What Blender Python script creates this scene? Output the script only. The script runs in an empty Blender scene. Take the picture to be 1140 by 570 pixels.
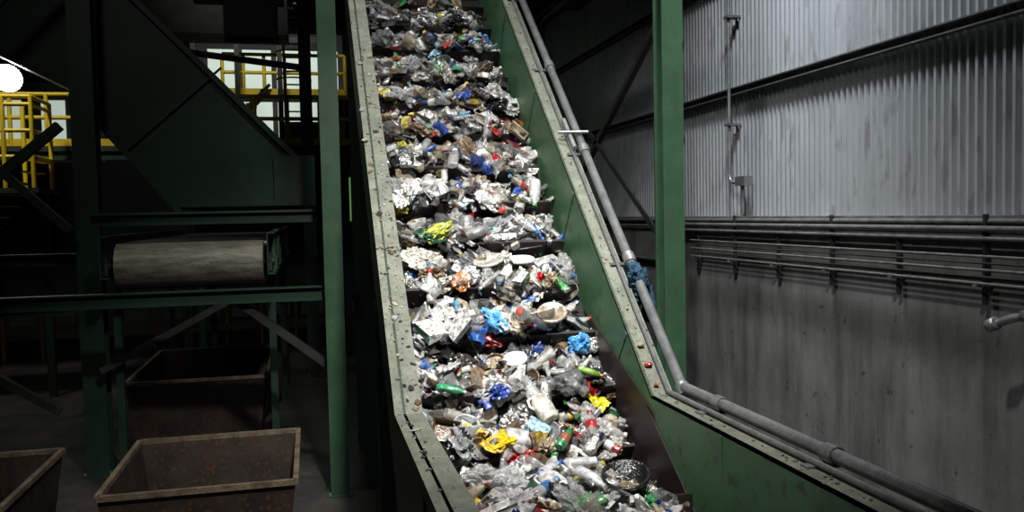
import bpy, math, random
from mathutils import Vector, Matrix, noise
R=random.Random(5)
col=bpy.context.scene.collection
try:
    bpy.context.scene.view_settings.view_transform='Standard'
    bpy.context.scene.view_settings.look='None'
except Exception: pass

# ---------------------------------------------------------------- materials
def nodes(name):
    m=bpy.data.materials.new(name); m.use_nodes=True
    nt=m.node_tree; return m,nt,nt.nodes["Principled BSDF"]
def dirty(name,c1,c2,scale=3.,rough=.6,metal=0.,stretch=(1,1,1),bump=.0,detail=6,lo=.35,hi=.7,c3=None,spec=.5):
    m,nt,b=nodes(name); N=nt.nodes; L=nt.links
    tc=N.new("ShaderNodeTexCoord"); mp=N.new("ShaderNodeMapping"); mp.inputs["Scale"].default_value=stretch
    L.new(tc.outputs["Object"],mp.inputs[0])
    nz=N.new("ShaderNodeTexNoise"); nz.inputs["Scale"].default_value=scale; nz.inputs["Detail"].default_value=detail; nz.inputs["Roughness"].default_value=.65
    L.new(mp.outputs[0],nz.inputs["Vector"])
    cr=N.new("ShaderNodeValToRGB"); cr.color_ramp.elements[0].position=lo; cr.color_ramp.elements[1].position=hi
    cr.color_ramp.elements[0].color=(*c1,1); cr.color_ramp.elements[1].color=(*c2,1)
    L.new(nz.outputs[0],cr.inputs[0])
    out=cr.outputs[0]
    if c3:
        n2=N.new("ShaderNodeTexNoise"); n2.inputs["Scale"].default_value=scale*7; n2.inputs["Detail"].default_value=4
        L.new(mp.outputs[0],n2.inputs["Vector"])
        r2=N.new("ShaderNodeValToRGB"); r2.color_ramp.elements[0].position=.56; r2.color_ramp.elements[1].position=.68
        L.new(n2.outputs[0],r2.inputs[0])
        mx=N.new("ShaderNodeMixRGB"); L.new(r2.outputs[0],mx.inputs[0]); L.new(out,mx.inputs[1]); mx.inputs[2].default_value=(*c3,1)
        out=mx.outputs[0]
    L.new(out,b.inputs["Base Color"])
    b.inputs["Roughness"].default_value=rough; b.inputs["Metallic"].default_value=metal
    b.inputs["Specular IOR Level"].default_value=spec
    if bump:
        bp=N.new("ShaderNodeBump"); bp.inputs["Strength"].default_value=bump; bp.inputs["Distance"].default_value=.02
        L.new(nz.outputs[0],bp.inputs["Height"]); L.new(bp.outputs[0],b.inputs["Normal"])
    return m
def emis(name,c,s):
    m,nt,b=nodes(name); b.inputs["Base Color"].default_value=(*c,1)
    b.inputs["Emission Color"].default_value=(*c,1); b.inputs["Emission Strength"].default_value=s
    return m
M_green=dirty("green_paint",(.026,.07,.034),(.042,.105,.054),2.5,.42,c3=(.05,.065,.04))
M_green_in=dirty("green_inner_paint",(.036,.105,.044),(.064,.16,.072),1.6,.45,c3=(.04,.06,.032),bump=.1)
M_dgreen=dirty("dark_green_paint",(.008,.029,.014),(.015,.047,.024),1.2,.5)
M_rim=dirty("dusty_flange",(.12,.135,.10),(.22,.23,.18),6,.7,c3=(.07,.085,.055),bump=.2)
M_galv=dirty("galvanised_steel",(.20,.21,.21),(.36,.37,.36),8,.38,metal=.55,c3=(.17,.17,.16))
M_cond=dirty("dull_conduit",(.10,.105,.10),(.22,.23,.22),8,.5,metal=.3,c3=(.08,.08,.07))
M_rub=dirty("black_rubber",(.006,.006,.005),(.02,.018,.016),5,.7,bump=.3)
M_cleat=dirty("cleat_rubber",(.008,.006,.006),(.028,.020,.017),8,.55,bump=.3)
M_redblack=dirty("red_black_plate",(.008,.005,.005),(.028,.015,.013),3,.5,bump=.3,c3=(.035,.015,.012))
M_drum=dirty("worn_drum_lagging",(.075,.07,.05),(.24,.22,.165),3.5,.5,stretch=(1,5,5),c3=(.06,.055,.04))
M_dark=dirty("dark_steel",(.010,.012,.010),(.030,.033,.029),3,.6)
M_rust=dirty("rusty_bin_steel",(.011,.008,.006),(.040,.027,.018),3,.55,c3=(.075,.030,.012),bump=.2)
M_rustrim=dirty("worn_bin_rim",(.07,.05,.03),(.21,.165,.11),6,.6,c3=(.07,.03,.014))
M_corr=dirty("corrugated_sheet",(.36,.38,.40),(.48,.50,.52),1.4,.38,metal=.35,stretch=(1,1.2,.25),c3=(.30,.31,.32))
M_girt=dirty("girt_steel",(.06,.065,.065),(.14,.145,.14),4,.6)
M_yel=dirty("safety_yellow_paint",(.60,.42,.01),(.80,.58,.02),4,.5)
M_white=dirty("pale_cladding",(.45,.50,.45),(.6,.65,.6),1,.6)
M_floor=dirty("wet_concrete_floor",(.028,.026,.023),(.09,.082,.073),1.3,.35,c3=(.05,.045,.038),bump=.15)
M_black=dirty("black_steel",(.004,.005,.004),(.012,.014,.012),2,.7)
M_roof=dirty("roof_sheet",(.01,.011,.011),(.02,.021,.021),1,.8)
M_lamp=emis("lamp_diffuser",(1,.97,.9),40.)
M_win=emis("translucent_panel",(.85,1,.88),.42)
M_wing=emis("lit_green_panel",(.35,.8,.25),.22)
def concrete():
    m,nt,b=nodes("stained_concrete"); N=nt.nodes; L=nt.links
    tc=N.new("ShaderNodeTexCoord")
    def nz(scale,st,det=6,ro=.6):
        mp=N.new("ShaderNodeMapping"); mp.inputs["Scale"].default_value=st; L.new(tc.outputs["Object"],mp.inputs[0])
        n=N.new("ShaderNodeTexNoise"); n.inputs["Scale"].default_value=scale; n.inputs["Detail"].default_value=det; n.inputs["Roughness"].default_value=ro
        L.new(mp.outputs[0],n.inputs["Vector"]); return n
    def ramp(n,a,c1,b_,c2):
        r=N.new("ShaderNodeValToRGB"); r.color_ramp.elements[0].position=a; r.color_ramp.elements[1].position=b_
        r.color_ramp.elements[0].color=(*c1,1); r.color_ramp.elements[1].color=(*c2,1); L.new(n.outputs[0],r.inputs[0]); return r
    base=ramp(nz(1.1,(1,1,1)),.3,(.10,.102,.098),.7,(.185,.185,.175))
    streak=ramp(nz(2.2,(1,1.5,.22),7,.7),.42,(1,1,1),.66,(.50,.49,.47))
    spot=ramp(nz(9,(1,1,1),3),.66,(1,1,1),.72,(.45,.44,.43))
    a1=N.new("ShaderNodeMixRGB"); a1.blend_type='MULTIPLY'; a1.inputs[0].default_value=1; L.new(base.outputs[0],a1.inputs[1]); L.new(streak.outputs[0],a1.inputs[2])
    a2=N.new("ShaderNodeMixRGB"); a2.blend_type='MULTIPLY'; a2.inputs[0].default_value=1; L.new(a1.outputs[0],a2.inputs[1]); L.new(spot.outputs[0],a2.inputs[2])
    L.new(a2.outputs[0],b.inputs["Base Color"]); b.inputs["Roughness"].default_value=.75
    n=nz(14,(1,1,1)); bp=N.new("ShaderNodeBump"); bp.inputs["Strength"].default_value=.25; bp.inputs["Distance"].default_value=.01
    L.new(n.outputs[0],bp.inputs["Height"]); L.new(bp.outputs[0],b.inputs["Normal"])
    return m
M_conc=concrete()

# ---------------------------------------------------------------- mesh builder
class MB:
    def __init__(s,name): s.name=name; s.v=[]; s.f=[]; s.mi=[]; s.sm=[]; s.mats=[]; s.col=None
    def mid(s,m):
        if m not in s.mats: s.mats.append(m)
        return s.mats.index(m)
    def add(s,vs,fs,m,smooth=False):
        o=len(s.v); s.v+= [tuple(v) for v in vs]; k=s.mid(m)
        for f in fs: s.f.append(tuple(i+o for i in f)); s.mi.append(k); s.sm.append(smooth)
    def box(s,lo,hi,m):
        x0,y0,z0=lo;x1,y1,z1=hi
        s.add([(x0,y0,z0),(x1,y0,z0),(x1,y1,z0),(x0,y1,z0),(x0,y0,z1),(x1,y0,z1),(x1,y1,z1),(x0,y1,z1)],
              [(0,3,2,1),(4,5,6,7),(0,1,5,4),(1,2,6,5),(2,3,7,6),(3,0,4,7)],m)
    def prism(s,p1,p2,prof,m,up=(0,0,1),smooth=False):
        p1=Vector(p1);p2=Vector(p2);d=(p2-p1).normalized();u=Vector(up)
        if abs(d.dot(u))>.98: u=Vector((0,1,0))
        r=d.cross(u).normalized();u=r.cross(d)
        n=len(prof); vs=[p+r*a+u*b for p in(p1,p2) for a,b in prof]
        fs=[(i,(i+1)%n,n+(i+1)%n,n+i) for i in range(n)]
        s.add(vs,fs,m,smooth); s.add(vs,[tuple(range(n))[::-1],tuple(range(n,2*n))],m)
    def rect(s,p1,p2,w,h,m,up=(0,0,1)):
        s.prism(p1,p2,[(-w/2,-h/2),(w/2,-h/2),(w/2,h/2),(-w/2,h/2)],m,up)
    def hbeam(s,p1,p2,w,h,m,t=.018,up=(0,0,1)):
        a,b=w/2,h/2
        s.prism(p1,p2,[(-a,-b),(a,-b),(a,-b+t),(t/2,-b+t),(t/2,b-t),(a,b-t),(a,b),(-a,b),(-a,b-t),(-t/2,b-t),(-t/2,-b+t),(-a,-b+t)],m,up)
    def chan(s,p1,p2,w,h,m,t=.014,up=(0,0,1)):
        s.prism(p1,p2,[(0,-h/2),(w,-h/2),(w,-h/2+t),(t,-h/2+t),(t,h/2-t),(w,h/2-t),(w,h/2),(0,h/2)],m,up)
    def angle(s,p1,p2,w,m,t=.012,up=(0,0,1)):
        s.prism(p1,p2,[(0,0),(w,0),(w,t),(t,t),(t,w),(0,w)],m,up)
    def tube(s,p1,p2,r,m,n=12):
        s.prism(p1,p2,[(r*math.cos(2*math.pi*i/n),r*math.sin(2*math.pi*i/n)) for i in range(n)],m,smooth=True)
    def path(s,pts,r,m,n=10):
        pts=[Vector(p) for p in pts]; vs=[]
        pu=None
        for i,p in enumerate(pts):
            a=pts[max(i-1,0)];b=pts[min(i+1,len(pts)-1)]; d=(b-a).normalized()
            if pu is None: pu=Vector((0,0,1)) if abs(d.z)<.9 else Vector((0,1,0))
            rr=d.cross(pu).normalized(); pu=rr.cross(d).normalized()
            for k in range(n):
                t=2*math.pi*k/n; vs.append(p+rr*(r*math.cos(t))+pu*(r*math.sin(t)))
        fs=[(i*n+k,i*n+(k+1)%n,(i+1)*n+(k+1)%n,(i+1)*n+k) for i in range(len(pts)-1) for k in range(n)]
        s.add(vs,fs,m,True); s.add(vs,[tuple(range(n))[::-1],tuple(range((len(pts)-1)*n,len(pts)*n))],m)
    def lathe(s,prof,M,m,n=20,cap=True):
        vs=[M@Vector((r*math.cos(2*math.pi*k/n),r*math.sin(2*math.pi*k/n),z)) for r,z in prof for k in range(n)]
        fs=[(i*n+k,i*n+(k+1)%n,(i+1)*n+(k+1)%n,(i+1)*n+k) for i in range(len(prof)-1) for k in range(n)]
        s.add(vs,fs,m,True)
        if cap: s.add(vs,[tuple(range(n))[::-1],tuple(range((len(prof)-1)*n,len(prof)*n))],m)
    def poly(s,pts,d,m):
        n=len(pts); d=Vector(d); vs=[Vector(p) for p in pts]; vs+= [v+d for v in vs]
        s.add(vs,[tuple(range(n)),tuple(range(n,2*n))[::-1]]+[(i,n+i,n+(i+1)%n,(i+1)%n) for i in range(n)],m)
    def done(s,bevel=0):
        me=bpy.data.meshes.new(s.name); me.from_pydata(s.v,[],s.f)
        for m in s.mats: me.materials.append(m)
        me.polygons.foreach_set("material_index",s.mi); me.polygons.foreach_set("use_smooth",s.sm)
        me.update(); ob=bpy.data.objects.new(s.name,me); col.objects.link(ob)
        return ob

# ---------------------------------------------------------------- room
o=MB("floor"); o.box((-14,-3,-.1),(5.6,32,0),M_floor); o.done()
o=MB("ceiling"); o.box((-14,-3,11),(5.9,32,11.1),M_roof)
o.done()
o=MB("wall_back"); o.box((-14,32,0),(5.9,32.2,11),M_roof); o.done()
o=MB("wall_left"); o.box((-14.2,-3,0),(-14,32,11),M_roof); o.done()
o=MB("wall_right")
o.box((5.4,-3,0),(5.65,32,3.4),M_conc)
o.box((5.37,-3,3.34),(5.6,32,3.41),M_conc)
y=-3; pts=[]
while y<32:
    for dy,dx in((0,0),(.032,0),(.05,.05),(.082,.05)): pts.append((5.56+dx,y+dy))
    y+=.1
vs=[(x,yy,z) for z in(3.41,11) for x,yy in pts]; n=len(pts)
o.add(vs,[(i,i+1,n+i+1,n+i) for i in range(n-1)],M_corr)
o.done()
o=MB("trim_1")   # wall girts
for z in(5.05,6.65,8.3): o.chan((5.56,-3,z),(5.56,32,z),-.10,.10,M_girt)
o.done()

# ---------------------------------------------------------------- main conveyor
A=math.radians(40.8); B=6.26; Z0=1.4; S1=11.
nrm_f=Vector((0,0,1)); nrm_i=Vector((0,-math.sin(A),math.cos(A)))
dirI=Vector((0,math.cos(A),math.sin(A)))
mit=Vector((0,-math.sin(A/2),math.cos(A/2)))/math.cos(A/2)
ST=[(Vector((0,1.,Z0)),nrm_f),(Vector((0,B,Z0)),mit),(Vector((0,B,Z0))+dirI*S1,nrm_i)]
def sweep(mb,prof,m,sm=False):
    n=len(prof); vs=[P+N*b+Vector((a,0,0)) for P,N in ST for a,b in prof]
    fs=[(j*n+i,j*n+(i+1)%n,(j+1)*n+(i+1)%n,(j+1)*n+i) for j in range(2) for i in range(n)]
    mb.add(vs,fs,m,sm); mb.add(vs,[tuple(range(n))[::-1],tuple(range(2*n,3*n))],m)
def rect(x0,x1,h0,h1): return [(x0,h0),(x1,h0),(x1,h1),(x0,h1)]
def circ(x,h,r,n=12): return [(x+r*math.cos(2*math.pi*i/n),h+r*math.sin(2*math.pi*i/n)) for i in range(n)]
def bp(w,s,h):
    return Vector((w,B+s,Z0+h)) if s<0 else Vector((w,B,Z0))+dirI*s+nrm_i*h
XL0,XL1=.54,.74; XR0,XR1=2.48,2.66; H=.7
cv=MB("inclined_trash_conveyor")
sweep(cv,rect(.60,.62,-.35,H),M_green)                 # left side plate
sweep(cv,rect(XL0,XL1,H-.02,H),M_rim)                  # left flange
sweep(cv,rect(XL0,XL0+.012,H-.09,H-.02),M_green)
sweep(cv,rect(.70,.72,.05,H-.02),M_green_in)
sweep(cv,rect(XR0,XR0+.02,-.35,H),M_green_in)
sweep(cv,rect(XR0,XR1,H-.02,H),M_rim)
sweep(cv,rect(XR1-.015,XR1,H-.12,H-.02),M_green)
sweep(cv,rect(.62,XR0,-.03,0),M_rub)
sweep(cv,rect(.62,XR0,-.33,-.30),M_rub)
# thin red-black plate darkening the inner wall around the bend
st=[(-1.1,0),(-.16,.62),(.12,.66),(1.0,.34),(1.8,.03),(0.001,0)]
cv.poly([bp(XR0-.012,s,h) for s,h in st],(.01,0,0),M_redblack)
for s in(-3.2,-1.4,.9,2.7,4.5,6.3,8.1):
    for x in(XR0-.008,.60-.012): 
        a=[bp(x,s,.0),bp(x,s+.04,.0),bp(x,s+.04,H-.02),bp(x,s,H-.02)]
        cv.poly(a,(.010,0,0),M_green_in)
for i in range(40):
    s=-4.6+i*.37
    for x in(.60,2.56):
        p=bp(x,s,H); nn=nrm_f if s<0 else nrm_i
        cv.tube(p,p+nn*.01,.010,M_rim,6)
PITCH=.60; OFF=.14
for k in range(-9,19):
    s=k*PITCH+OFF
    if s>S1-.2 or B+s<1.2: continue
    x0,x1=.76,XR0-.04
    hh=.20
    ns=10
    fr=[]
    for j in range(ns+1):
        x=x0+(x1-x0)*j/ns
        for h,ss in((0,0),(hh,.02),(hh,.05),(0,.08)): fr.append(bp(x,s+ss,h))
    fs=[(j*4+q,j*4+(q+1)%4,(j+1)*4+(q+1)%4,(j+1)*4+q) for j in range(ns) for q in range(4)]
    cv.add(fr,fs+[(0,1,2,3),(ns*4+3,ns*4+2,ns*4+1,ns*4)],M_cleat)
cv.tube((.62,1.0,Z0-.165),(XR0,1.0,Z0-.165),.15,M_drum,20)
pt=bp(0,S1,-.165); cv.tube((.5,pt.y,pt.z),(XR1,pt.y,pt.z),.15,M_drum,20)
for yy in(1.6,3.6,5.6):
    for x in(.66,2.44): cv.rect((x,yy,0),(x,yy,Z0-.3),.1,.1,M_green)
    cv.rect((.6,yy,.5),(2.5,yy,.5),.08,.08,M_green)
for s in(3.0,6.0,9.0):
    p=bp(0,s,-.35)
    for x in(.70,2.44): cv.hbeam((x,p.y,0),(x,p.y,p.z),.14,.14,M_dgreen,up=(0,1,0))
    cv.rect((.66,p.y,p.z-.8),(2.5,p.y,p.z-.8),.1,.1,M_dgreen)
cv.done()

o=MB("conveyor_side_pipe")
sweep(o,circ(2.72,H+.06,.042),M_galv,True)
sweep(o,circ(2.61,H+.03,.018,8),M_galv,True)
for s in(-3.6,-2.2,-.9,.25,1.7,3.3,4.9,6.6):
    p=bp(0,s,H+.06); d=Vector((0,1,0)) if s<0 else dirI
    o.tube(p-d*.05+Vector((2.72,0,0)),p+d*.05+Vector((2.72,0,0)),.055,M_galv,12)
    q=bp(2.55,s,H+.005); q2=bp(2.76,s,H+.005); o.rect(q,q2,.07,.02,M_galv)
p=bp(2.50,3.55,H+.10); q=bp(2.80,3.5,H+.14); o.tube(p,q,.018,M_galv)
p=bp(2.62,3.3,H+.08); q=bp(2.62,3.8,H+.08); o.tube(p,q,.026,M_galv)
o.done()

# ---------------------------------------------------------------- trash
def attrmat(name,rough,metal=0,alpha=1.,bump=.4,spec=.5,bs=20,dirt=.8,lo=.40,hi=.52,bd=.02,coat=0):
    m,nt,b=nodes(name); N=nt.nodes; L=nt.links
    at=N.new("ShaderNodeAttribute"); at.attribute_name="Col"
    tc=N.new("ShaderNodeTexCoord")
    n=N.new("ShaderNodeTexNoise"); n.inputs["Scale"].default_value=bs; n.inputs["Detail"].default_value=5; L.new(tc.outputs["Object"],n.inputs["Vector"])
    r=N.new("ShaderNodeValToRGB"); r.color_ramp.elements[0].position=lo; r.color_ramp.elements[0].color=(.30,.26,.22,1); r.color_ramp.elements[1].position=hi; r.color_ramp.elements[1].color=(1,1,1,1)
    L.new(n.outputs[0],r.inputs[0])
    mx=N.new("ShaderNodeMixRGB"); mx.blend_type='MULTIPLY'; mx.inputs[0].default_value=dirt
    L.new(at.outputs["Color"],mx.inputs[1]); L.new(r.outputs[0],mx.inputs[2]); L.new(mx.outputs[0],b.inputs["Base Color"])
    b.inputs["Roughness"].default_value=rough; b.inputs["Metallic"].default_value=metal; b.inputs["Alpha"].default_value=alpha
    b.inputs["Specular IOR Level"].default_value=spec
    b.inputs["Coat Weight"].default_value=coat; b.inputs["Coat Roughness"].default_value=.08
    if bump:
        v=N.new("ShaderNodeTexNoise"); v.inputs["Scale"].default_value=bs*1.8; v.inputs["Detail"].default_value=3; v.inputs["Distortion"].default_value=1.5; L.new(tc.outputs["Object"],v.inputs["Vector"])
        bpn=N.new("ShaderNodeBump"); bpn.inputs["Strength"].default_value=bump; bpn.inputs["Distance"].default_value=bd
        L.new(v.outputs[0],bpn.inputs["Height"]); L.new(bpn.outputs[0],b.inputs["Normal"])
    return m
T_mat=attrmat("trash_paper",.75,bump=.5,dirt=.85,bs=26)
T_pla=attrmat("trash_plastic",.22,bump=.35,spec=.9,dirt=.6,coat=.5)
T_film=attrmat("trash_clear_film",.12,alpha=.58,bump=.8,spec=1.,dirt=.5,bs=26,bd=.025,coat=.8)
T_met=attrmat("trash_foil",.22,metal=.92,bump=.7,dirt=.4,bs=22,bd=.02)
T_clr=attrmat("trash_clear_bottle",.10,alpha=.45,bump=.35,spec=1.,dirt=.35,bs=18,coat=1.)
TM=[T_mat,T_pla,T_film,T_met,T_clr]

class Trash:
    def __init__(s): s.v=[];s.f=[];s.mi=[];s.c=[];s.sm=[]
    def add(s,vs,fs,M,mi,cols,sm=False):
        o=len(s.v)
        s.v+=[tuple(M@Vector(v)) for v in vs]
        for i,f in enumerate(fs):
            s.f.append(tuple(k+o for k in f)); s.mi.append(mi[i] if isinstance(mi,list) else mi); s.sm.append(sm)
            s.c.append(cols[i] if isinstance(cols,list) else cols)
    def done(s,name):
        me=bpy.data.meshes.new(name); me.from_pydata(s.v,[],s.f)
        for m in TM: me.materials.append(m)
        me.polygons.foreach_set("material_index",s.mi); me.polygons.foreach_set("use_smooth",s.sm)
        at=me.color_attributes.new("Col",'FLOAT_COLOR','CORNER'); buf=[]
        for f,c in zip(s.f,s.c): buf+= [c[0],c[1],c[2],1.]*len(f)
        at.data.foreach_set("color",buf); me.update()
        ob=bpy.data.objects.new(name,me); col.objects.link(ob); return ob
import bmesh
def ico(l):
    bm=bmesh.new(); bmesh.ops.create_icosphere(bm,subdivisions=l,radius=1)
    v=[tuple(x.co) for x in bm.verts]; f=[tuple(q.index for q in p.verts) for p in bm.faces]; bm.free(); return v,f
ICO={1:ico(1),2:ico(2),3:ico(3),4:ico(4)}
def crumple(T,M,sz,c,mi,l=2,amp=.35,flat=.5,sm=False):
    V,F=ICO[l]; sd=Vector((R.uniform(-50,50),R.uniform(-50,50),R.uniform(-50,50)))
    sx,sy,sz_=sz*R.uniform(.8,1.35),sz*R.uniform(.5,1.),sz*flat*R.uniform(.5,1.1)
    vs=[]; jit=amp*(.35 if l<3 else .08)
    for v in V:
        q=Vector(v)
        k=1+amp*1.8*noise.noise(q*1.4+sd)
        if l>=3:
            r1=.5-abs(noise.noise(q*2.6+sd))*2; r2=.5-abs(noise.noise(q*5.5-sd))*2
            k+=amp*(1.5*r1+.55*r2)
        k+=R.uniform(-jit,jit); k=min(1.55,max(.15,k))
        vs.append((v[0]*sx*k,v[1]*sy*k,v[2]*sz_*k))
    T.add(vs,F,M,mi,c,sm)
def lathe(T,M,prof,cs,mi,n=12,squash=1.,bend=0.,capc=None,dent=0.,labmi=None,labr=None):
    vs=[]; L=prof[-1][1]-prof[0][1]+1e-6; sd=Vector((R.uniform(-50,50),)*3)
    for r,z in prof:
        t=(z-prof[0][1])/L
        for k in range(n):
            a=2*math.pi*k/n; q=Vector((math.cos(a)*1.6,math.sin(a)*1.6,t*4))+sd
            rr=r*(1+dent*(3.*noise.noise(q)-1.2*abs(noise.noise(q*2))))
            vs.append((rr*math.cos(a),rr*math.sin(a)*squash+bend*t*t,z))
    fs=[];cc=[];mm=[]
    for i in range(len(prof)-1):
        for k in range(n):
            fs.append((i*n+k,i*n+(k+1)%n,(i+1)*n+(k+1)%n,(i+1)*n+k)); cc.append(cs[min(i,len(cs)-1)])
            mm.append(labmi if (labr and i in labr) else mi)
    T.add(vs,fs,M,mm,cc,dent<.16)
    T.add(vs,[tuple(range(n))[::-1],tuple(range((len(prof)-1)*n,len(prof)*n))],M,mi,[cs[0],capc or cs[-1]])
def bottle(T,M,L,c,lab,cap,mi,crush=True):
    r=L*R.uniform(.14,.18)
    prof=[(r*.8,-L/2),(r,-L*.47),(r*.93,-L*.36),(r,-L*.33),(r*.93,-L*.25),(r,-L*.22),(r,-L*.05),(r,L*.08),(r*.93,L*.1),(r*.85,L*.22),(r*.62,L*.31),(r*.4,L*.37),(r*.38,L*.41),(r*.48,L*.42),(r*.46,L*.5)]
    lr=[12,13]+([5,6] if lab!=c else [])
    lathe(T,M,prof,[c,c,c,c,c,lab,lab,c,c,c,c,c,cap,cap],mi,14,R.uniform(.4,1) if crush else .9,R.uniform(-.04,.04),cap,R.uniform(.02,.19) if crush else .02,1,lr)
def jug(T,M,L,c,cap):
    prof=[(L*.2,-L/2),(L*.27,-L*.46),(L*.28,0),(L*.27,L*.15),(L*.18,L*.32),(L*.08,L*.40),(L*.075,L*.43),(L*.095,L*.44),(L*.09,L*.5)]
    lathe(T,M,prof,[c,c,c,c,c,c,cap,cap],1,16,R.uniform(.55,.8),0,cap,.06)
    pts=[(L*.16,-.0,L*.34),(L*.30,0,L*.30),(L*.34,0,L*.1),(L*.26,0,-L*.05)]
    for a,b in zip(pts,pts[1:]):
        p=Vector(a);q=Vector(b);u=Vector((0,1,0)); d=(q-p).normalized(); r_=d.cross(u); w=L*.03
        vs=[x+r_*i+u*j for x in(p,q) for i,j in((-w,-w),(w,-w),(w,w),(-w,w))]
        T.add(vs,[(0,1,5,4),(1,2,6,5),(2,3,7,6),(3,0,4,7)],M,1,c)
def can(T,M,L,c,mi=3):
    r=L*.27
    prof=[(r*.8,-L/2),(r,-L*.44),(r,-L*.3),(r*.96,-L*.15),(r,-L*.0),(r*.95,L*.12),(r,L*.25),(r,L*.42),(r*.82,L/2)]
    g=(.75,.75,.75)
    lathe(T,M,prof,[g,c,c,c,c,c,c,g],mi,14,R.uniform(.4,1),R.uniform(-.02,.02),(.6,.6,.6),R.uniform(0.0,.25))
def tub(T,M,L,c,mi=1):
    h=L*R.uniform(.25,.9)
    prof=[(.01,-h/2+.01),(L*.33,-h/2+.012),(L*.47,h/2-.012),(L*.5,h/2),(L*.52,h/2-.005),(L*.36,-h/2),(.012,-h/2)]
    lathe(T,M,prof,[c],mi,18,R.uniform(.7,1),0,None,R.uniform(0,.06))
def lid(T,M,L,c,mi=1,ring=None):
    prof=[(.01,.0),(L*.40,.0),(L*.42,.008),(L*.48,.010),(L*.5,.0),(L*.5,-.014),(L*.47,-.016),(.012,-.012)]
    lathe(T,M,prof,[c,ring or c,ring or c,c,c,c],mi,24,1,0)
def sheet(T,M,a,b,c,mi,c2=None,n=5,amp=.25,sm=False):
    sd=Vector((R.uniform(-50,50),R.uniform(-50,50),0)); vs=[]
    cx,cy=R.uniform(-1.5,1.5),R.uniform(-1.5,1.5)
    for i in range(n+1):
        for j in range(n+1):
            u=i/n-.5;v=j/n-.5
            z=amp*a*(noise.noise(Vector((u*3,v*3,0))+sd)*1.6+R.uniform(-.1,.1))+a*.25*(cx*u*u+cy*v*v)
            vs.append((u*a+R.uniform(-.04,.04)*a,v*b+R.uniform(-.04,.04)*b,z))
    fs=[];cc=[]
    for i in range(n):
        for j in range(n):
            q=(i*(n+1)+j,(i+1)*(n+1)+j,(i+1)*(n+1)+j+1,i*(n+1)+j+1)
            fs+= [(q[0],q[1],q[2]),(q[0],q[2],q[3])]
            k=c2 if (c2 and 1<=j<=n-3 ) else c
            cc+= [k,k]
    T.add(vs,fs,M,mi,cc,sm)
def carton(T,M,a,b,h,c,c2,mi=0):
    j=lambda:R.uniform(-.1,.1)*a
    vs=[(x*a/2+j(),y*b/2+j(),z*h/2+j()*.6) for z in(-1,1) for x,y in((-1,-1),(1,-1),(1,1),(-1,1))]
    T.add(vs,[(0,3,2,1),(4,5,6,7),(0,1,5,4),(1,2,6,5),(2,3,7,6),(3,0,4,7)],M,mi,[c,c,c2,c,c2,c])
def tray(T,M,a,b,h,c,mi=1):
    P=[(.5,.5,h),(.46,.46,h*.95),(.40,.40,0)]
    vs=[]
    for px,py,z in P: vs+=[(-px*a,-py*b,z),(px*a,-py*b,z),(px*a,py*b,z),(-px*a,py*b,z)]
    fs=[(r*4+i,r*4+(i+1)%4,(r+1)*4+(i+1)%4,(r+1)*4+i) for r in range(2) for i in range(4)]+[(8,9,10,11)]
    vs=[(x+R.uniform(-.01,.01),y+R.uniform(-.01,.01),z+R.uniform(-.01,.01)) for x,y,z in vs]
    T.add(vs,fs,M,mi,c)

GREY=[(.36,.37,.37),(.22,.23,.23),(.48,.49,.48),(.13,.13,.125),(.36,.34,.29),(.56,.56,.55)]
WHITE=[(.74,.74,.72),(.60,.61,.60),(.80,.79,.75)]
TAN=[(.34,.26,.16),(.22,.15,.09),(.45,.38,.27),(.13,.085,.05)]
DARK=[(.025,.025,.025),(.045,.038,.033),(.015,.015,.015),(.06,.055,.05)]
BLUE=[(.02,.06,.34),(.03,.13,.45),(.01,.03,.16)]
LBLUE=[(.13,.36,.56)]
RED=[(.48,.02,.02),(.28,.015,.02)]
YEL=[(.65,.46,.03),(.50,.46,.08)]
GRN=[(.03,.22,.06),(.09,.28,.10),(.02,.09,.04)]
ORG=[(.5,.16,.03)]; PINK=[(.40,.12,.20)]
def pick():
    x=R.random()
    for p,g in((.40,GREY),(.56,WHITE),(.70,TAN),(.865,DARK),(.90,BLUE),(.915,LBLUE),(.942,RED),(.958,YEL),(.985,GRN),(.993,ORG),(1.01,PINK)):
        if x<p: return R.choice(g)
def accent(): return R.choice(R.choice([BLUE,RED,GRN,WHITE,WHITE,YEL,WHITE,DARK,BLUE,LBLUE,TAN]))
def tt(s): return ((s-OFF)/PITCH)%1.0
def prof_h(w,s):
    t=tt(s)
    edge=min(1,max(0,(w-.78)/.2))*min(1,max(0,(2.42-w)/.25))
    if s<0.0: t=.35
    base=.05+.23*max(0,1-t*1.02)**.9
    nn=.40+1.1*(noise.noise(Vector((w*2.1,s*1.7,3.3)))*.5+.5)
    return max(.015,base*nn*(.45+.55*edge))
def frame(w,s,h,tilt=.6):
    p=bp(w,s,h)
    if s<0: b=Matrix.Identity(3)
    else:
        k=R.uniform(.35,1.0); b=Matrix.Rotation(A*k,3,'X')
    e=Matrix.Rotation(R.uniform(-tilt,tilt),3,'X')@Matrix.Rotation(R.uniform(-tilt,tilt),3,'Y')@Matrix.Rotation(R.uniform(0,6.283),3,'Z')
    return Matrix.Translation(p)@(b@e).to_4x4()
LAY=Matrix.Rotation(math.pi/2,4,'X')
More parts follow.
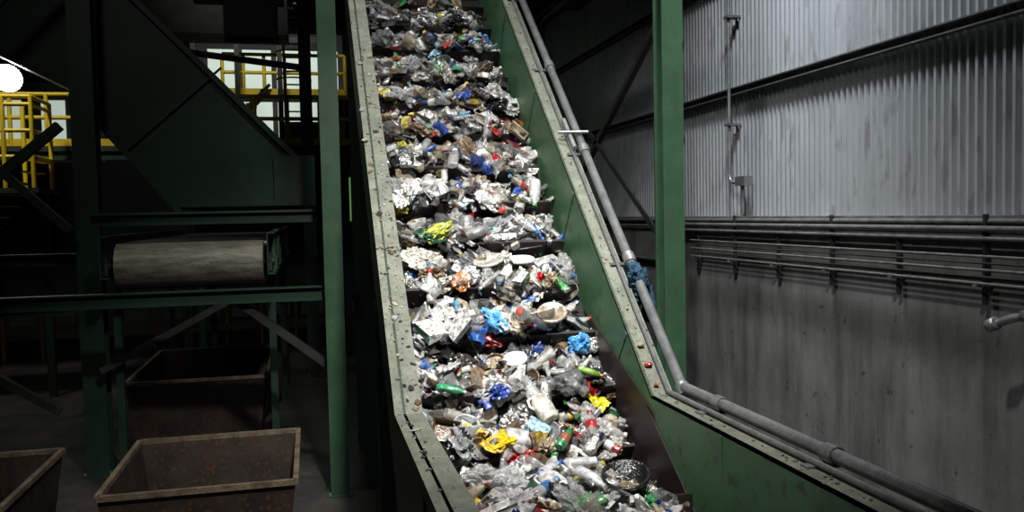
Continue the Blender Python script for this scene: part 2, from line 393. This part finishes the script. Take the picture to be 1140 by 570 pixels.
def item(T,w,s,h,big=1.):
    M=frame(w,s,h,.75); x=R.random(); c=pick()
    k=R.uniform(.75,1.4)*big
    if x<.15:
        clear=c in GREY+WHITE and R.random()<.6
        crumple(T,M,.09*k,c,2 if clear else 1,4,.42,.6,R.random()<.4)
    elif x<.48:
        if R.random()<.5: cc=R.choice(GREY[2:3]+GREY[5:]+WHITE); mm=4
        else: cc=R.choice(WHITE+GREY) if R.random()<.55 else pick(); mm=1
        bottle(T,M@LAY,.25*k,cc,accent() if R.random()<.5 else cc,accent(),mm)
    elif x<.59: can(T,M@LAY,.155*k,pick() if R.random()<.6 else R.choice(WHITE))
    elif x<.67: tub(T,M,.16*k,R.choice(WHITE+GREY+TAN) if R.random()<.75 else c,R.choice([1,1,4]))
    elif x<.70: lid(T,M,.15*k,R.choice(WHITE+GREY+TAN) if R.random()<.8 else c)
    elif x<.80: sheet(T,M,.20*k,.15*k,c,R.choice([0,1,2]),accent() if R.random()<.35 else None,6,.32)
    elif x<.87: carton(T,M,.18*k,.11*k,.05*k,R.choice(TAN+WHITE) if R.random()<.5 else c,accent() if R.random()<.5 else c)
    elif x<.93: tray(T,M,.20*k,.15*k,.045*k,R.choice(WHITE+GREY+DARK+DARK+TAN),R.choice([1,1,4]))
    elif x<.945: jug(T,M@LAY,.27*k,R.choice(WHITE+GREY),accent())
    else: crumple(T,M,.085*k,R.choice(WHITE),3,4,.45,.5)
T=Trash()
SMAX=7.4; SMIN=-2.6
def rws():
    while 1:
        s=R.uniform(SMIN,SMAX); w=.82+R.random()*(2.42-.82)
        if s<-.1:
            if w>2.2+.3*max(0,s+.6): continue
            return w,s
        t=tt(s); n_=noise.noise(Vector((w*1.5,math.floor((s-OFF)/PITCH)*5.3,9.)))
        cut=.78+.45*n_ -.14*max(0,(w-2.1)/.3)
        p=1. if t<cut else .14
        if w>2.30: p*=.45
        if R.random()<p: return w,s
for i in range(3700):
    w,s=rws(); h=prof_h(w,s)*R.uniform(.1,.75)
    c=pick(); q=R.uniform(.25,.75); c=tuple(x*q for x in c)
    M=frame(w,s,h,1.2)
    if R.random()<.55: crumple(T,M,R.uniform(.03,.065),c,R.choice([0,1,1,2,3]),2,.5,.5)
    else: sheet(T,M,R.uniform(.06,.13),R.uniform(.04,.10),c,R.choice([0,1,2]),None,2,.3)
for i in range(1650):
    w,s=rws(); h=prof_h(w,s)*R.uniform(.55,1.15)+.015
    item(T,w,s,h)
def F(w,s,dh=.06,tilt=.25): return frame(w,s,max(.12,prof_h(w,s))+dh,tilt)
crumple(T,F(1.18,2.61),.11,(.48,.52,.06),1,4,.45,.6)
crumple(T,F(1.03,2.38),.15,(.58,.56,.50),0,4,.35,.4)
lid(T,F(1.62,2.29,.09),.30,(.54,.53,.47)); lid(T,F(1.94,2.30,.10),.27,(.82,.82,.80))
lid(T,F(2.05,1.52,.10),.27,(.34,.28,.20),1,(.50,.44,.36)); lid(T,F(1.64,1.08,.10),.21,(.82,.82,.80))
crumple(T,F(1.51,1.42),.10,(.12,.40,.72),1,4,.4,.6); crumple(T,F(2.26,1.26,.05),.085,(.07,.32,.68),1,4,.4,.7)
crumple(T,F(1.40,.31,.07),.10,(.85,.58,.01),1,4,.4,.5); crumple(T,F(1.18,.40,.07),.07,(.85,.58,.01),1,4,.4,.5)
crumple(T,F(1.27,.22,.07),.055,(.85,.55,.01),1,4,.4,.5)
sheet(T,F(2.25,.63,.07,.4),.20,.15,(.72,.68,.02),1,None,8,.22)
crumple(T,F(1.57,.10,.09),.12,(.72,.03,.02),2,4,.45,.5); crumple(T,F(1.50,-.02,.09),.085,(.6,.02,.02),1,4,.45,.5)
jug(T,F(1.77,.58,.12)@LAY,.30,(.72,.69,.59),(.7,.7,.66))
crumple(T,F(1.44,.74),.08,(.02,.06,.36),1,4,.45,.5); bottle(T,F(1.33,.72)@LAY,.23,(.02,.06,.36),(.3,.3,.4),(.01,.03,.2),1)
bottle(T,F(2.28,2.2)@LAY,.22,(.02,.07,.40),(.02,.07,.4),(.5,.02,.02),1,False)
carton(T,F(1.70,.37,.09),.19,.14,.05,(.42,.64,.78),(.3,.5,.7))
bottle(T,F(2.22,.82,.07)@LAY,.22,(.22,.45,.05),(.3,.5,.1),(.6,.02,.02),1,False)
bottle(T,F(1.85,.20,.07)@LAY,.24,(.02,.25,.08),(.4,.1,.05),(.02,.2,.05),1,False)
bottle(T,F(2.1,.32,.07)@LAY,.26,(.6,.6,.58),(.5,.02,.03),(.5,.02,.02),4,False)
bottle(T,F(2.2,.15,.05)@LAY,.24,(.3,.02,.02),(.7,.7,.7),(.5,.02,.02),1,False)
jug(T,F(1.55,-.75,.10)@LAY,.30,(.78,.78,.78),(.1,.2,.6))
bottle(T,F(1.8,-.55,.10)@LAY,.26,(.76,.77,.78),(.78,.78,.8),(.02,.1,.5),1,False)
bottle(T,F(1.62,-.45,.10)@LAY,.27,(.78,.78,.78),(.78,.78,.8),(.1,.3,.6),1,False)
bottle(T,F(1.45,-.95,.10)@LAY,.28,(.8,.8,.8),(.05,.2,.5),(.1,.3,.6),4,False)
bottle(T,F(1.75,-1.0,.10)@LAY,.27,(.76,.78,.78),(.76,.78,.78),(.7,.7,.7),1,False)
crumple(T,F(1.3,-.55,.08),.14,(.78,.79,.79),2,4,.4,.5); crumple(T,F(1.1,-.6,.08),.14,(.76,.76,.74),2,4,.4,.5); crumple(T,F(1.2,-1.1,.08),.14,(.78,.78,.78),2,4,.4,.5)
bottle(T,F(1.05,.75,.07)@LAY,.24,(.03,.3,.12),(.03,.3,.12),(.5,.5,.5),1)
carton(T,F(.98,1.45,.05),.24,.2,.08,(.70,.70,.66),(.1,.3,.2)); carton(T,F(1.1,1.6,.07),.2,.13,.05,(.72,.70,.64),(.6,.1,.1))
bottle(T,F(1.8,1.42,.07)@LAY,.26,(.55,.05,.03),(.03,.1,.4),(.03,.1,.4),1,False)
crumple(T,F(1.05,-.02,.07),.09,(.01,.02,.12),1,4,.45,.5)
for w,s,c in((1.0,4.2,(.5,.45,.05)),(1.25,4.75,(.5,.45,.05)),(1.55,4.55,(.05,.1,.4)),(1.7,4.3,(.1,.2,.5)),(1.8,5.6,(.05,.3,.12)),(1.6,6.1,(.3,.5,.65)),(1.1,6.0,(.45,.15,.05)),(1.9,3.1,(.5,.05,.03)),(2.1,3.9,(.5,.45,.4)),(1.75,3.4,(.65,.55,.48)),(2.0,4.9,(.45,.38,.25)),(1.2,3.2,(.75,.75,.72)),(2.05,2.9,(.75,.73,.7))):
    crumple(T,F(w,s),R.uniform(.045,.07),c,1,4,.4,.5)
T.done("recyclables_pile")

D=Trash()
for i in range(170):
    s=R.triangular(-2.5,6.5,2.2); w=R.uniform(XL0+.01,XL1-.01)
    c=R.choice(TAN+GREY[:4]+DARK); M=frame(w,s,H+.008,.2)
    if s>0: M=Matrix.Translation(bp(w,s,H+.006))@Matrix.Rotation(A,4,'X')@Matrix.Rotation(R.uniform(0,6),4,'Z')
    crumple(D,M,R.uniform(.006,.018) if i>20 else R.uniform(.025,.035),c,0,1,.5,.4)
for i in range(120):
    s=R.uniform(-3,5); w=R.uniform(XR0,XR1)
    M=Matrix.Translation(bp(w,s,H+.005))@Matrix.Rotation(A if s>0 else 0,4,'X')
    crumple(D,M,R.uniform(.005,.012),R.choice(TAN+DARK),0,1,.5,.4)
for s,c in((.55,(.5,.02,.02)),(.35,(.5,.03,.02)),(.75,(.35,.25,.12))):
    crumple(D,Matrix.Translation(bp(2.54,s,H+.02)),.025,c,1,2,.4,.6)
D.done("debris_crumbs")
Bk=Trash(); M=Matrix.Translation(bp(1.98,-1.02,.27))@Matrix.Rotation(.30,4,'X')@Matrix.Rotation(-.15,4,'Y')
r=.15
lathe(Bk,M,[(.01,-.10),(r*.8,-.10),(r,.10),(r*1.07,.105),(r*1.07,.125),(r*.97,.125),(r*.75,-.08),(.012,-.08)],[(.012,.012,.014)],1,28)
Bk.done("black_bucket")
Y=Trash(); crumple(Y,Matrix.Translation(bp(2.30,-1.0,.08)),.07,(.85,.62,.02),1,4,.4,.6); Y.done("yellow_plastic_bag")
rag=Trash()
P=bp(2.70,1.42,H+.06)
for k in range(5):
    c=(.008,.045,.09) if k%2 else (.012,.07,.13)
    M=Matrix.Translation(P+Vector((R.uniform(-.02,.06),R.uniform(-.04,.04),-.055*k+.08)))@Matrix.Rotation(R.uniform(0,6),4,'Z')
    crumple(rag,M,.062-.004*k,c,0,4,.35,1.2,True)
sheet(rag,Matrix.Translation(P+Vector((.09,-.02,-.20)))@Matrix.Rotation(1.4,4,'X'),.12,.32,(.010,.06,.12),0,None,8,.3,True)
rag.done("blue_rag")

# ---------------------------------------------------------------- steel columns
def column(x,y,z1,w,m=M_green):
    o=MB("steel_column")
    o.hbeam((x,y,0.02),(x,y,z1),w,w,m,.022,up=(0,1,0))
    o.box((x-w*.7,y-w*.7,0),(x+w*.7,y+w*.7,.025),m)
    for a in(-1,1):
        for b in(-1,1): o.tube((x+a*w*.55,y+b*w*.55,.025),(x+a*w*.55,y+b*w*.55,.06),.018,M_galv,6)
    o.done()
column(.27,10.9,11,.23); column(-2.95,12.8,11,.30,M_dgreen); column(4.12,9.35,11,.26)
column(4.12,15.2,11,.28); column(4.12,21.5,11,.28); column(-6.6,16.5,11,.30,M_dgreen); column(.0,19.3,11,.26,M_dgreen)
o=MB("cross_bracing")
def br(p,q,w=.08): o.angle(p,q,w,M_dark)
br((4.2,9.55,5.95),(4.2,15,3.0)); br((4.2,9.55,2.95),(4.2,15,6.1))
br((4.2,15.4,5.95),(4.2,21.3,3.0)); br((4.2,15.4,2.95),(4.2,21.3,6.1))
o.hbeam((4.12,9.5,6.9),(4.12,15.,6.9),.14,.16,M_dark)
o.hbeam((4.12,9.5,2.85),(4.12,15.,2.85),.12,.14,M_dark)
o.done()
o=MB("roof_truss")
for yy in(9.35,15.2,21.5,27.5):
    o.hbeam((-14,yy,10.7),(5.5,yy,10.7),.25,.5,M_dark); 
o.hbeam((3.1,16.,8.2),(3.1,21,8.2),.25,.35,M_dark)
o.hbeam((-3.1,19.6,8.3),(-.2,19.6,8.3),.2,.35,M_dark)
o.done()
o=MB("overhead_duct")
o.box((3.1,13.6,7.15),(4.7,14.6,10.4),M_black); o.box((3.0,13.5,7.1),(4.8,14.7,7.2),M_dark)
for x in(3.3,4.5): o.rect((x,14.1,10.4),(x,14.1,11),.06,.06,M_dark)
o.done()

# ---------------------------------------------------------------- left machinery
o=MB("cross_belt_conveyor")
y0=12.0; zc=2.93; Y1=19.2
o.tube((-2.45,y0,zc),(-.62,y0,zc),.29,M_drum,32)
o.tube((-2.62,y0,zc),(-.48,y0,zc),.06,M_dark,12)
o.box((-2.4,y0,zc+.27),(-.67,Y1,zc+.30),M_rub); o.box((-2.4,y0,zc-.31),(-.67,Y1,zc-.28),M_rub)
for x in(-2.60,-.56):
    o.chan((x,y0-.35,zc+.12),(x,Y1,zc+.12),.10,.55,M_dgreen); 
    o.box((x-.03,y0-.12,zc-.12),(x+.05,y0+.12,zc+.12),M_dark)
    for yy in(12.6,17.2,19.0): o.rect((x,yy,0),(x,yy,zc-.15),.1,.1,M_dgreen)
for k in range(12): o.rect((-.50,y0+.2+k*.6,zc-.15),(-.50,y0+.2+k*.6,zc+.42),.05,.05,M_green)
for k in range(7): o.tube((-2.5,y0+.8+k,zc+.22),(-.6,y0+.8+k,zc+.22),.05,M_galv,10)
o.box((-2.75,y0-.02,zc+.52),(.10,y0+.12,zc+.66),M_dgreen)
o.box((-2.75,y0-.10,zc+.66),(.10,y0+.14,zc+.69),M_dgreen)
o.done()
o=MB("support_frame")
o.hbeam((-7,11.75,2.50),(.13,11.12,2.55),.16,.18,M_dgreen)
o.hbeam((-7,13.3,3.0),(-3.15,13.0,3.0),.16,.16,M_dgreen); o.hbeam((-7,12.5,2.3),(-3.1,12.45,2.35),.16,.14,M_dgreen)
o.rect((-5.4,12.3,2.45),(-3.3,12.3,1.0),.1,.1,M_dark); o.rect((-.9,11.3,2.45),(.2,11.1,1.6),.09,.09,M_dark)
o.rect((-2.8,12.4,1.5),(-.9,12.4,2.5),.09,.09,M_dark); 
o.rect((-6.0,12.6,2.4),(-3.2,12.5,4.8),.12,.12,M_dgreen); o.rect((-4.6,12.4,4.9),(-3.1,12.4,3.4),.1,.1,M_dark)
o.rect((-4.9,12.5,5.2),(-3.1,12.4,7.2),.10,.10,M_dark)
for x in(-6.9,-4.9): o.hbeam((x,12.0,0),(x,12.0,3.0),.16,.16,M_dgreen,up=(0,1,0))
o.done()
o=MB("sorting_chute_housing")
pl=[(-7.5,9.9),(-4.6,8.9),(-2.55,6.95),(-.15,4.45),(-.15,3.68),(-1.85,3.68),(-3.25,5.40),(-7.5,7.6)]
o.poly([(x,13.4,z) for x,z in pl][::-1],(0,1.8,0),M_dgreen)
for a,b in((1,2),(2,3),(5,6)):
    p,q=pl[a],pl[b]; o.rect((p[0],13.36,p[1]-.05),(q[0],13.36,q[1]-.05),.08,.10,M_dgreen,up=(0,1,0))
o.rect((-1.85,13.37,3.74),(-.15,13.37,3.74),.08,.1,M_dgreen,up=(0,1,0))
o.rect((-2.6,13.37,4.5),(-1.2,13.37,5.75),.03,.04,M_dgreen,up=(0,1,0))
o.poly([(-.5,13.3,4.45),(.10,13.3,4.45),(.10,13.3,3.7),(-.5,13.3,3.7)],(0,.1,0),M_dgreen)
o.done()
o=MB("overhead_plant")
o.box((-3.0,17.5,7.1),(-.3,18.5,9.6),M_dark); o.box((-1.7,14,7.0),(-.3,14.8,9.5),M_black)
for k in range(6): o.rect((-1.6+k*.25,13.95,7.0),(-1.6+k*.25,13.95,9.5),.05,.05,M_dark)
o.box((-1.2,14,6.35),(-.4,14.5,7.0),M_black)
o.tube((-2.4,16,6.5),(.1,16,6.2),.06,M_dark)
o.done()
o=MB("storage_silo"); o.box((-13.9,24,3.),(-9.8,31,9),M_black)
for x in(-13.7,-10):
    for yy in(24.2,30.8): o.rect((x,yy,0),(x,yy,3),.3,.3,M_black)
o.done()

def railing(o,p,q,h=1.1,n=6):
    p=Vector(p);q=Vector(q)
    for k in range(n+1):
        a=p.lerp(q,k/n); o.tube(a,a+Vector((0,0,h)),.045,M_yel,8)
    for hh in(h,h*.55): o.tube(p+Vector((0,0,hh)),q+Vector((0,0,hh)),.045,M_yel,8)
    o.rect(p+Vector((0,0,.08)),q+Vector((0,0,.08)),.02,.15,M_yel)
o=MB("mezzanine_walkway")
o.box((-7.5,20,5.05),(1.0,22,5.15),M_dark); o.hbeam((-7.5,20,4.95),(1.0,20,4.95),.15,.2,M_dgreen)
for x in(-7.3,-5,-2.6,.9): o.hbeam((x,21.8,0),(x,21.8,5),.16,.16,M_dgreen,up=(0,1,0))
railing(o,(-7.5,20.05,5.15),(1.0,20.05,5.15),1.1,12)
o.box((-2.6,22.5,6.55),(1.0,23.3,6.63),M_dark); railing(o,(-2.0,22.5,6.63),(1,22.5,6.63),1.0,6)
for x in(-2.5,.9): o.rect((x,23.2,0),(x,23.2,6.55),.14,.14,M_dgreen)
for k in range(9): o.rect((-2.2+k*.16,20.6,5.2+k*.16),(-2.2+k*.16,21.4,5.2+k*.16),.2,.03,M_yel)
for yy in(20.6,21.4): o.rect((-2.3,yy,5.1),(-.8,yy,6.6),.05,.18,M_yel,up=(0,1,0))
for k in range(4): o.rect((-2.6+k*1.0,21.9,5.1),(-2.6+k*1.0,21.9,8.8),.12,.12,M_dark)
o.rect((-2.6,21.95,7.9),(.6,21.95,7.9),.07,.13,M_dark)
o.box((-2.0,22.0,5.15),(-1.3,22.3,6.2),M_dark); o.box((-.6,22.0,5.15),(.4,22.3,5.9),M_dark)
o.done()
o=MB("cage_ladder")
for x in(-.45,-.05): o.tube((x,19.9,5.2),(x,19.9,10),.03,M_yel,8)
for k in range(16): o.tube((-.45,19.9,5.3+k*.3),(-.05,19.9,5.3+k*.3),.02,M_yel,6)
for k in range(6): o.path([(-.25+.38*math.cos(t),19.9-.4*math.sin(t),6.6+k*.6) for t in [math.pi*j/8 for j in range(9)]],.02,M_yel,6)
o.done()
o=MB("yellow_stair_tower")
dx=.65
for x in(-7.0,-6.3,-5.8):
    for yy in(18.2,19.4): o.tube((x+dx,yy,4.2),(x+dx,yy,5.95),.045,M_yel,8)
for z in(4.8,5.3,5.8,5.95): o.tube((-7.+dx,18.2,z),(-5.8+dx,18.2,z),.04,M_yel,8); o.tube((-5.8+dx,18.2,z),(-5.8+dx,19.4,z),.04,M_yel,8)
for k in range(8): o.rect((-7.0+k*.17+dx,18.3,3.2+k*.22),(-7.0+k*.17+dx,19.3,3.2+k*.22),.2,.03,M_yel)
o.box((-7.2+dx,18.1,4.1),(-5.7+dx,19.5,4.2),M_dark)
for x in(-7.1,-5.8): o.rect((x+dx,18.8,0),(x+dx,18.8,4.1),.14,.14,M_dgreen)
o.done()
o=MB("window_1")
for k in range(4):
    x=-2.7+k*.95; o.box((x,26,5.8),(x+.8,26.05,8.4),M_win)
o.box((-3,26.06,5.3),(1.1,26.15,8.9),M_dark); o.done()
o=MB("window_2")
for k in range(2):
    x=-8.2+k*1.1; o.box((x,26,5.6),(x+.6,26.05,6.9),M_win)
o.box((-8.8,26.06,5.2),(-5.5,26.15,7.4),M_dark); o.done()
o=MB("window_3"); o.box((.9,24,3.4),(1.5,24.05,4.6),M_wing); o.box((.8,24.06,3.2),(1.6,24.15,4.8),M_dark); o.done()
o=MB("guard_rail")
for k in range(16):
    x=-12+k*.9; o.box((x,23.9,.9),(x+.6,23.95,1.2),M_white); o.rect((x+.75,23.9,0),(x+.75,23.9,1.5),.06,.06,M_yel)
o.tube((-12,23.9,1.5),(2.5,23.9,1.5),.04,M_yel,8); o.done()
o=MB("floodlight")
Mx=Matrix.Translation((-5.04,16.6,6.05))@Matrix.Rotation(math.radians(-68),4,'X')
o.lathe([(.05,.30),(.10,.26),(.16,.10),(.25,.0),(.26,-.02)],Mx,M_galv,20)
o.lathe([(.24,-.022),(.02,-.03)],Mx,M_lamp,20); o.rect((-5.04,16.85,6.15),(-5.04,16.85,11),.04,.04,M_dark); o.done()

def bin_(x0,x1,y0,y1,z1,zb=.14,spout=False):
    o=MB("steel_skip_bin"); t=.02; tp=.12
    top=[(x0,y0),(x1,y0),(x1,y1),(x0,y1)]; bot=[(x0+tp,y0+tp*.5),(x1-tp,y0+tp*.5),(x1-tp,y1-tp),(x0+tp,y1-tp)]
    def ring(P,z,ins):
        cx=(x0+x1)/2;cy=(y0+y1)/2
        return [(x+(ins if x<cx else -ins),y+(ins if y<cy else -ins),z) for x,y in P]
    vs=ring(bot,zb,0)+ring(top,z1,0)+ring(top,z1,t)+ring(bot,zb+t,t)
    fs=[(3,2,1,0)]+[(i,(i+1)%4,4+(i+1)%4,4+i) for i in range(4)]+[(4+i,4+(i+1)%4,8+(i+1)%4,8+i) for i in range(4)]+[(8+i,8+(i+1)%4,12+(i+1)%4,12+i) for i in range(4)]+[(12,13,14,15)]
    o.add(vs,fs,M_rust)
    w=.05
    for a,b in(((x0,y0),(x1,y0)),((x1,y0),(x1,y1)),((x1,y1),(x0,y1)),((x0,y1),(x0,y0))):
        o.rect((a[0],a[1],z1),(b[0],b[1],z1),w,w,M_rustrim)
    for x in(x0+.2,x1-.2):
        o.rect((x,y0+.1,zb-.03),(x,y1-.1,zb-.03),.1,.06,M_dark)
        for yy in(y0+.3,y1-.3): o.tube((x-.03,yy,.07),(x+.03,yy,.07),.07,M_rub,14)
    if spout:
        o.poly([(x1,y0,z1),(x1+.25,y0+.4,z1-.02),(x1+.2,y0+.5,z1-.5),(x1-.05,y0+.05,zb+.3)],(0,.02,0),M_rust)
    o.done()
bin_(-1.88,-.2,7.95,9.9,1.1); bin_(-2.72,-.72,13.4,16.6,1.12,spout=True); bin_(-4.4,-2.62,7.9,9.8,1.1)

# ---------------------------------------------------------------- wall services
o=MB("wall_conduits")
X=5.30
def bendpath(pts,r=.12):
    out=[Vector(pts[0])]
    for i in range(1,len(pts)-1):
        p=Vector(pts[i]);a=(Vector(pts[i-1])-p).normalized();b=(Vector(pts[i+1])-p).normalized()
        for k in range(6):
            t=k/5; out.append(p+a*r*(1-t)**2+b*r*t**2)
    out.append(Vector(pts[-1])); return out
o.path(bendpath([(5.42,10.35,11),(5.42,10.35,3.85),(5.42,10.0,3.85),(5.42,10.0,3.45)]),.022,M_galv)
o.box((5.36,9.85,3.8),(5.48,10.1,3.92),M_galv)
o.path(bendpath([(5.42,12.1,11),(5.42,12.1,3.45),(X,11.7,3.30),(X,4,3.30)],.2),.025,M_cond)
o.path(bendpath([(5.42,12.3,11),(5.42,12.3,3.4),(X,11.9,3.22),(X,4,3.22)],.2),.02,M_cond)
for zz in(4.6,6.0,7.5): 
    o.box((5.38,12.0,zz),(5.56,12.4,zz+.05),M_cond); o.box((5.38,10.28,zz),(5.56,10.42,zz+.03),M_cond)
for z,r in((3.36,.022),(3.27,.018)): o.tube((X+.05,-2,z),(X+.05,24,z),r,M_cond,8)
for k in range(5):
    z=2.86+k*.055; o.tube((5.25,-2,z),(5.25,11.2,z+.0),.010 if k%2 else .014,M_dark if k in(1,3) else M_cond,6)
for k in range(12):
    y=.6+k*1.05
    o.rect((5.33,y,2.68),(5.33,y,3.42 if k%2 else 3.2),.035,.03,M_dark); o.box((5.22,y-.02,2.83),(5.4,y+.02,2.85),M_cond)
# capped stand-pipe
o.path(bendpath([(5.05,3.4,2.68),(5.05,5.2,2.68),(4.98,5.42,2.58)],.12),.032,M_galv,14)
Mx=Matrix.Translation((5.05,5.12,2.68))@Matrix.Rotation(math.radians(-90),4,'X')
o.lathe([(.035,-.1),(.055,-.1),(.055,.02),(.045,.03),(.045,.06),(.035,.06)],Mx,M_galv,14)
o.lathe([(.03,-.05),(.05,-.05),(.05,.03),(.03,.04)],Matrix.Translation((4.98,5.40,2.59))@Matrix.Rotation(math.radians(-115),4,'X'),M_galv,14)
o.box((5.03,4.3,2.64),(5.4,4.36,2.70),M_cond)
o.done()

# ---------------------------------------------------------------- lights
def area(name,loc,tgt,size,power,c=(1,1,1),spread=math.pi):
    l=bpy.data.lights.new(name,'AREA'); l.energy=power; l.size=size; l.color=c; l.spread=spread
    ob=bpy.data.objects.new(name,l); col.objects.link(ob); ob.location=loc
    ob.rotation_euler=(Vector(tgt)-Vector(loc)).to_track_quat('-Z','Y').to_euler(); return ob
area("lamp_conveyor",(1.0,3.2,8.6),(1.75,7.2,2.8),.35,190,(1,.985,.96),spread=math.radians(72))
area("lamp_wall",(3.7,7.0,9.8),(5.6,8.3,4.9),.6,145,(.93,.97,1),spread=math.radians(80))
area("lamp_upper_conveyor",(.8,8.0,10.4),(1.7,10.3,5.5),.4,60,(1,1,.97),spread=math.radians(75))
area("fill_left",(-2.8,6.5,10.0),(-1.8,12.2,1),.8,15,(1,.98,.92),spread=math.radians(90))  # added fill so the bin faces read, no fixture here
area("fill_mezzanine",(-1.5,17.0,10.4),(-1.0,22,6),1.2,130,(1,1,.92),spread=math.radians(90))  # unseen fill added to brighten the yellow railings
area("lamp_stair",(-6.0,16.5,9.6),(-5.8,19,5),.6,55,(1,1,.92),spread=math.radians(90))
w=bpy.data.worlds.new("w"); bpy.context.scene.world=w; w.use_nodes=True
w.node_tree.nodes["Background"].inputs[0].default_value=(.6,.75,.8,1); w.node_tree.nodes["Background"].inputs[1].default_value=.005

# ---------------------------------------------------------------- camera
cam=bpy.data.cameras.new("camera"); co=bpy.data.objects.new("camera",cam); col.objects.link(co)
cam.sensor_width=36; cam.lens=950/1140*36; cam.clip_start=.05; cam.clip_end=200
co.matrix_world=Matrix.Translation((0,0,3.5))@Matrix.Rotation(math.radians(-13.27),4,'Z')@Matrix.Rotation(math.pi/2-math.atan(46.7/950),4,'X')@Matrix.Rotation(math.radians(-1.2),4,'Z')
bpy.context.scene.camera=co
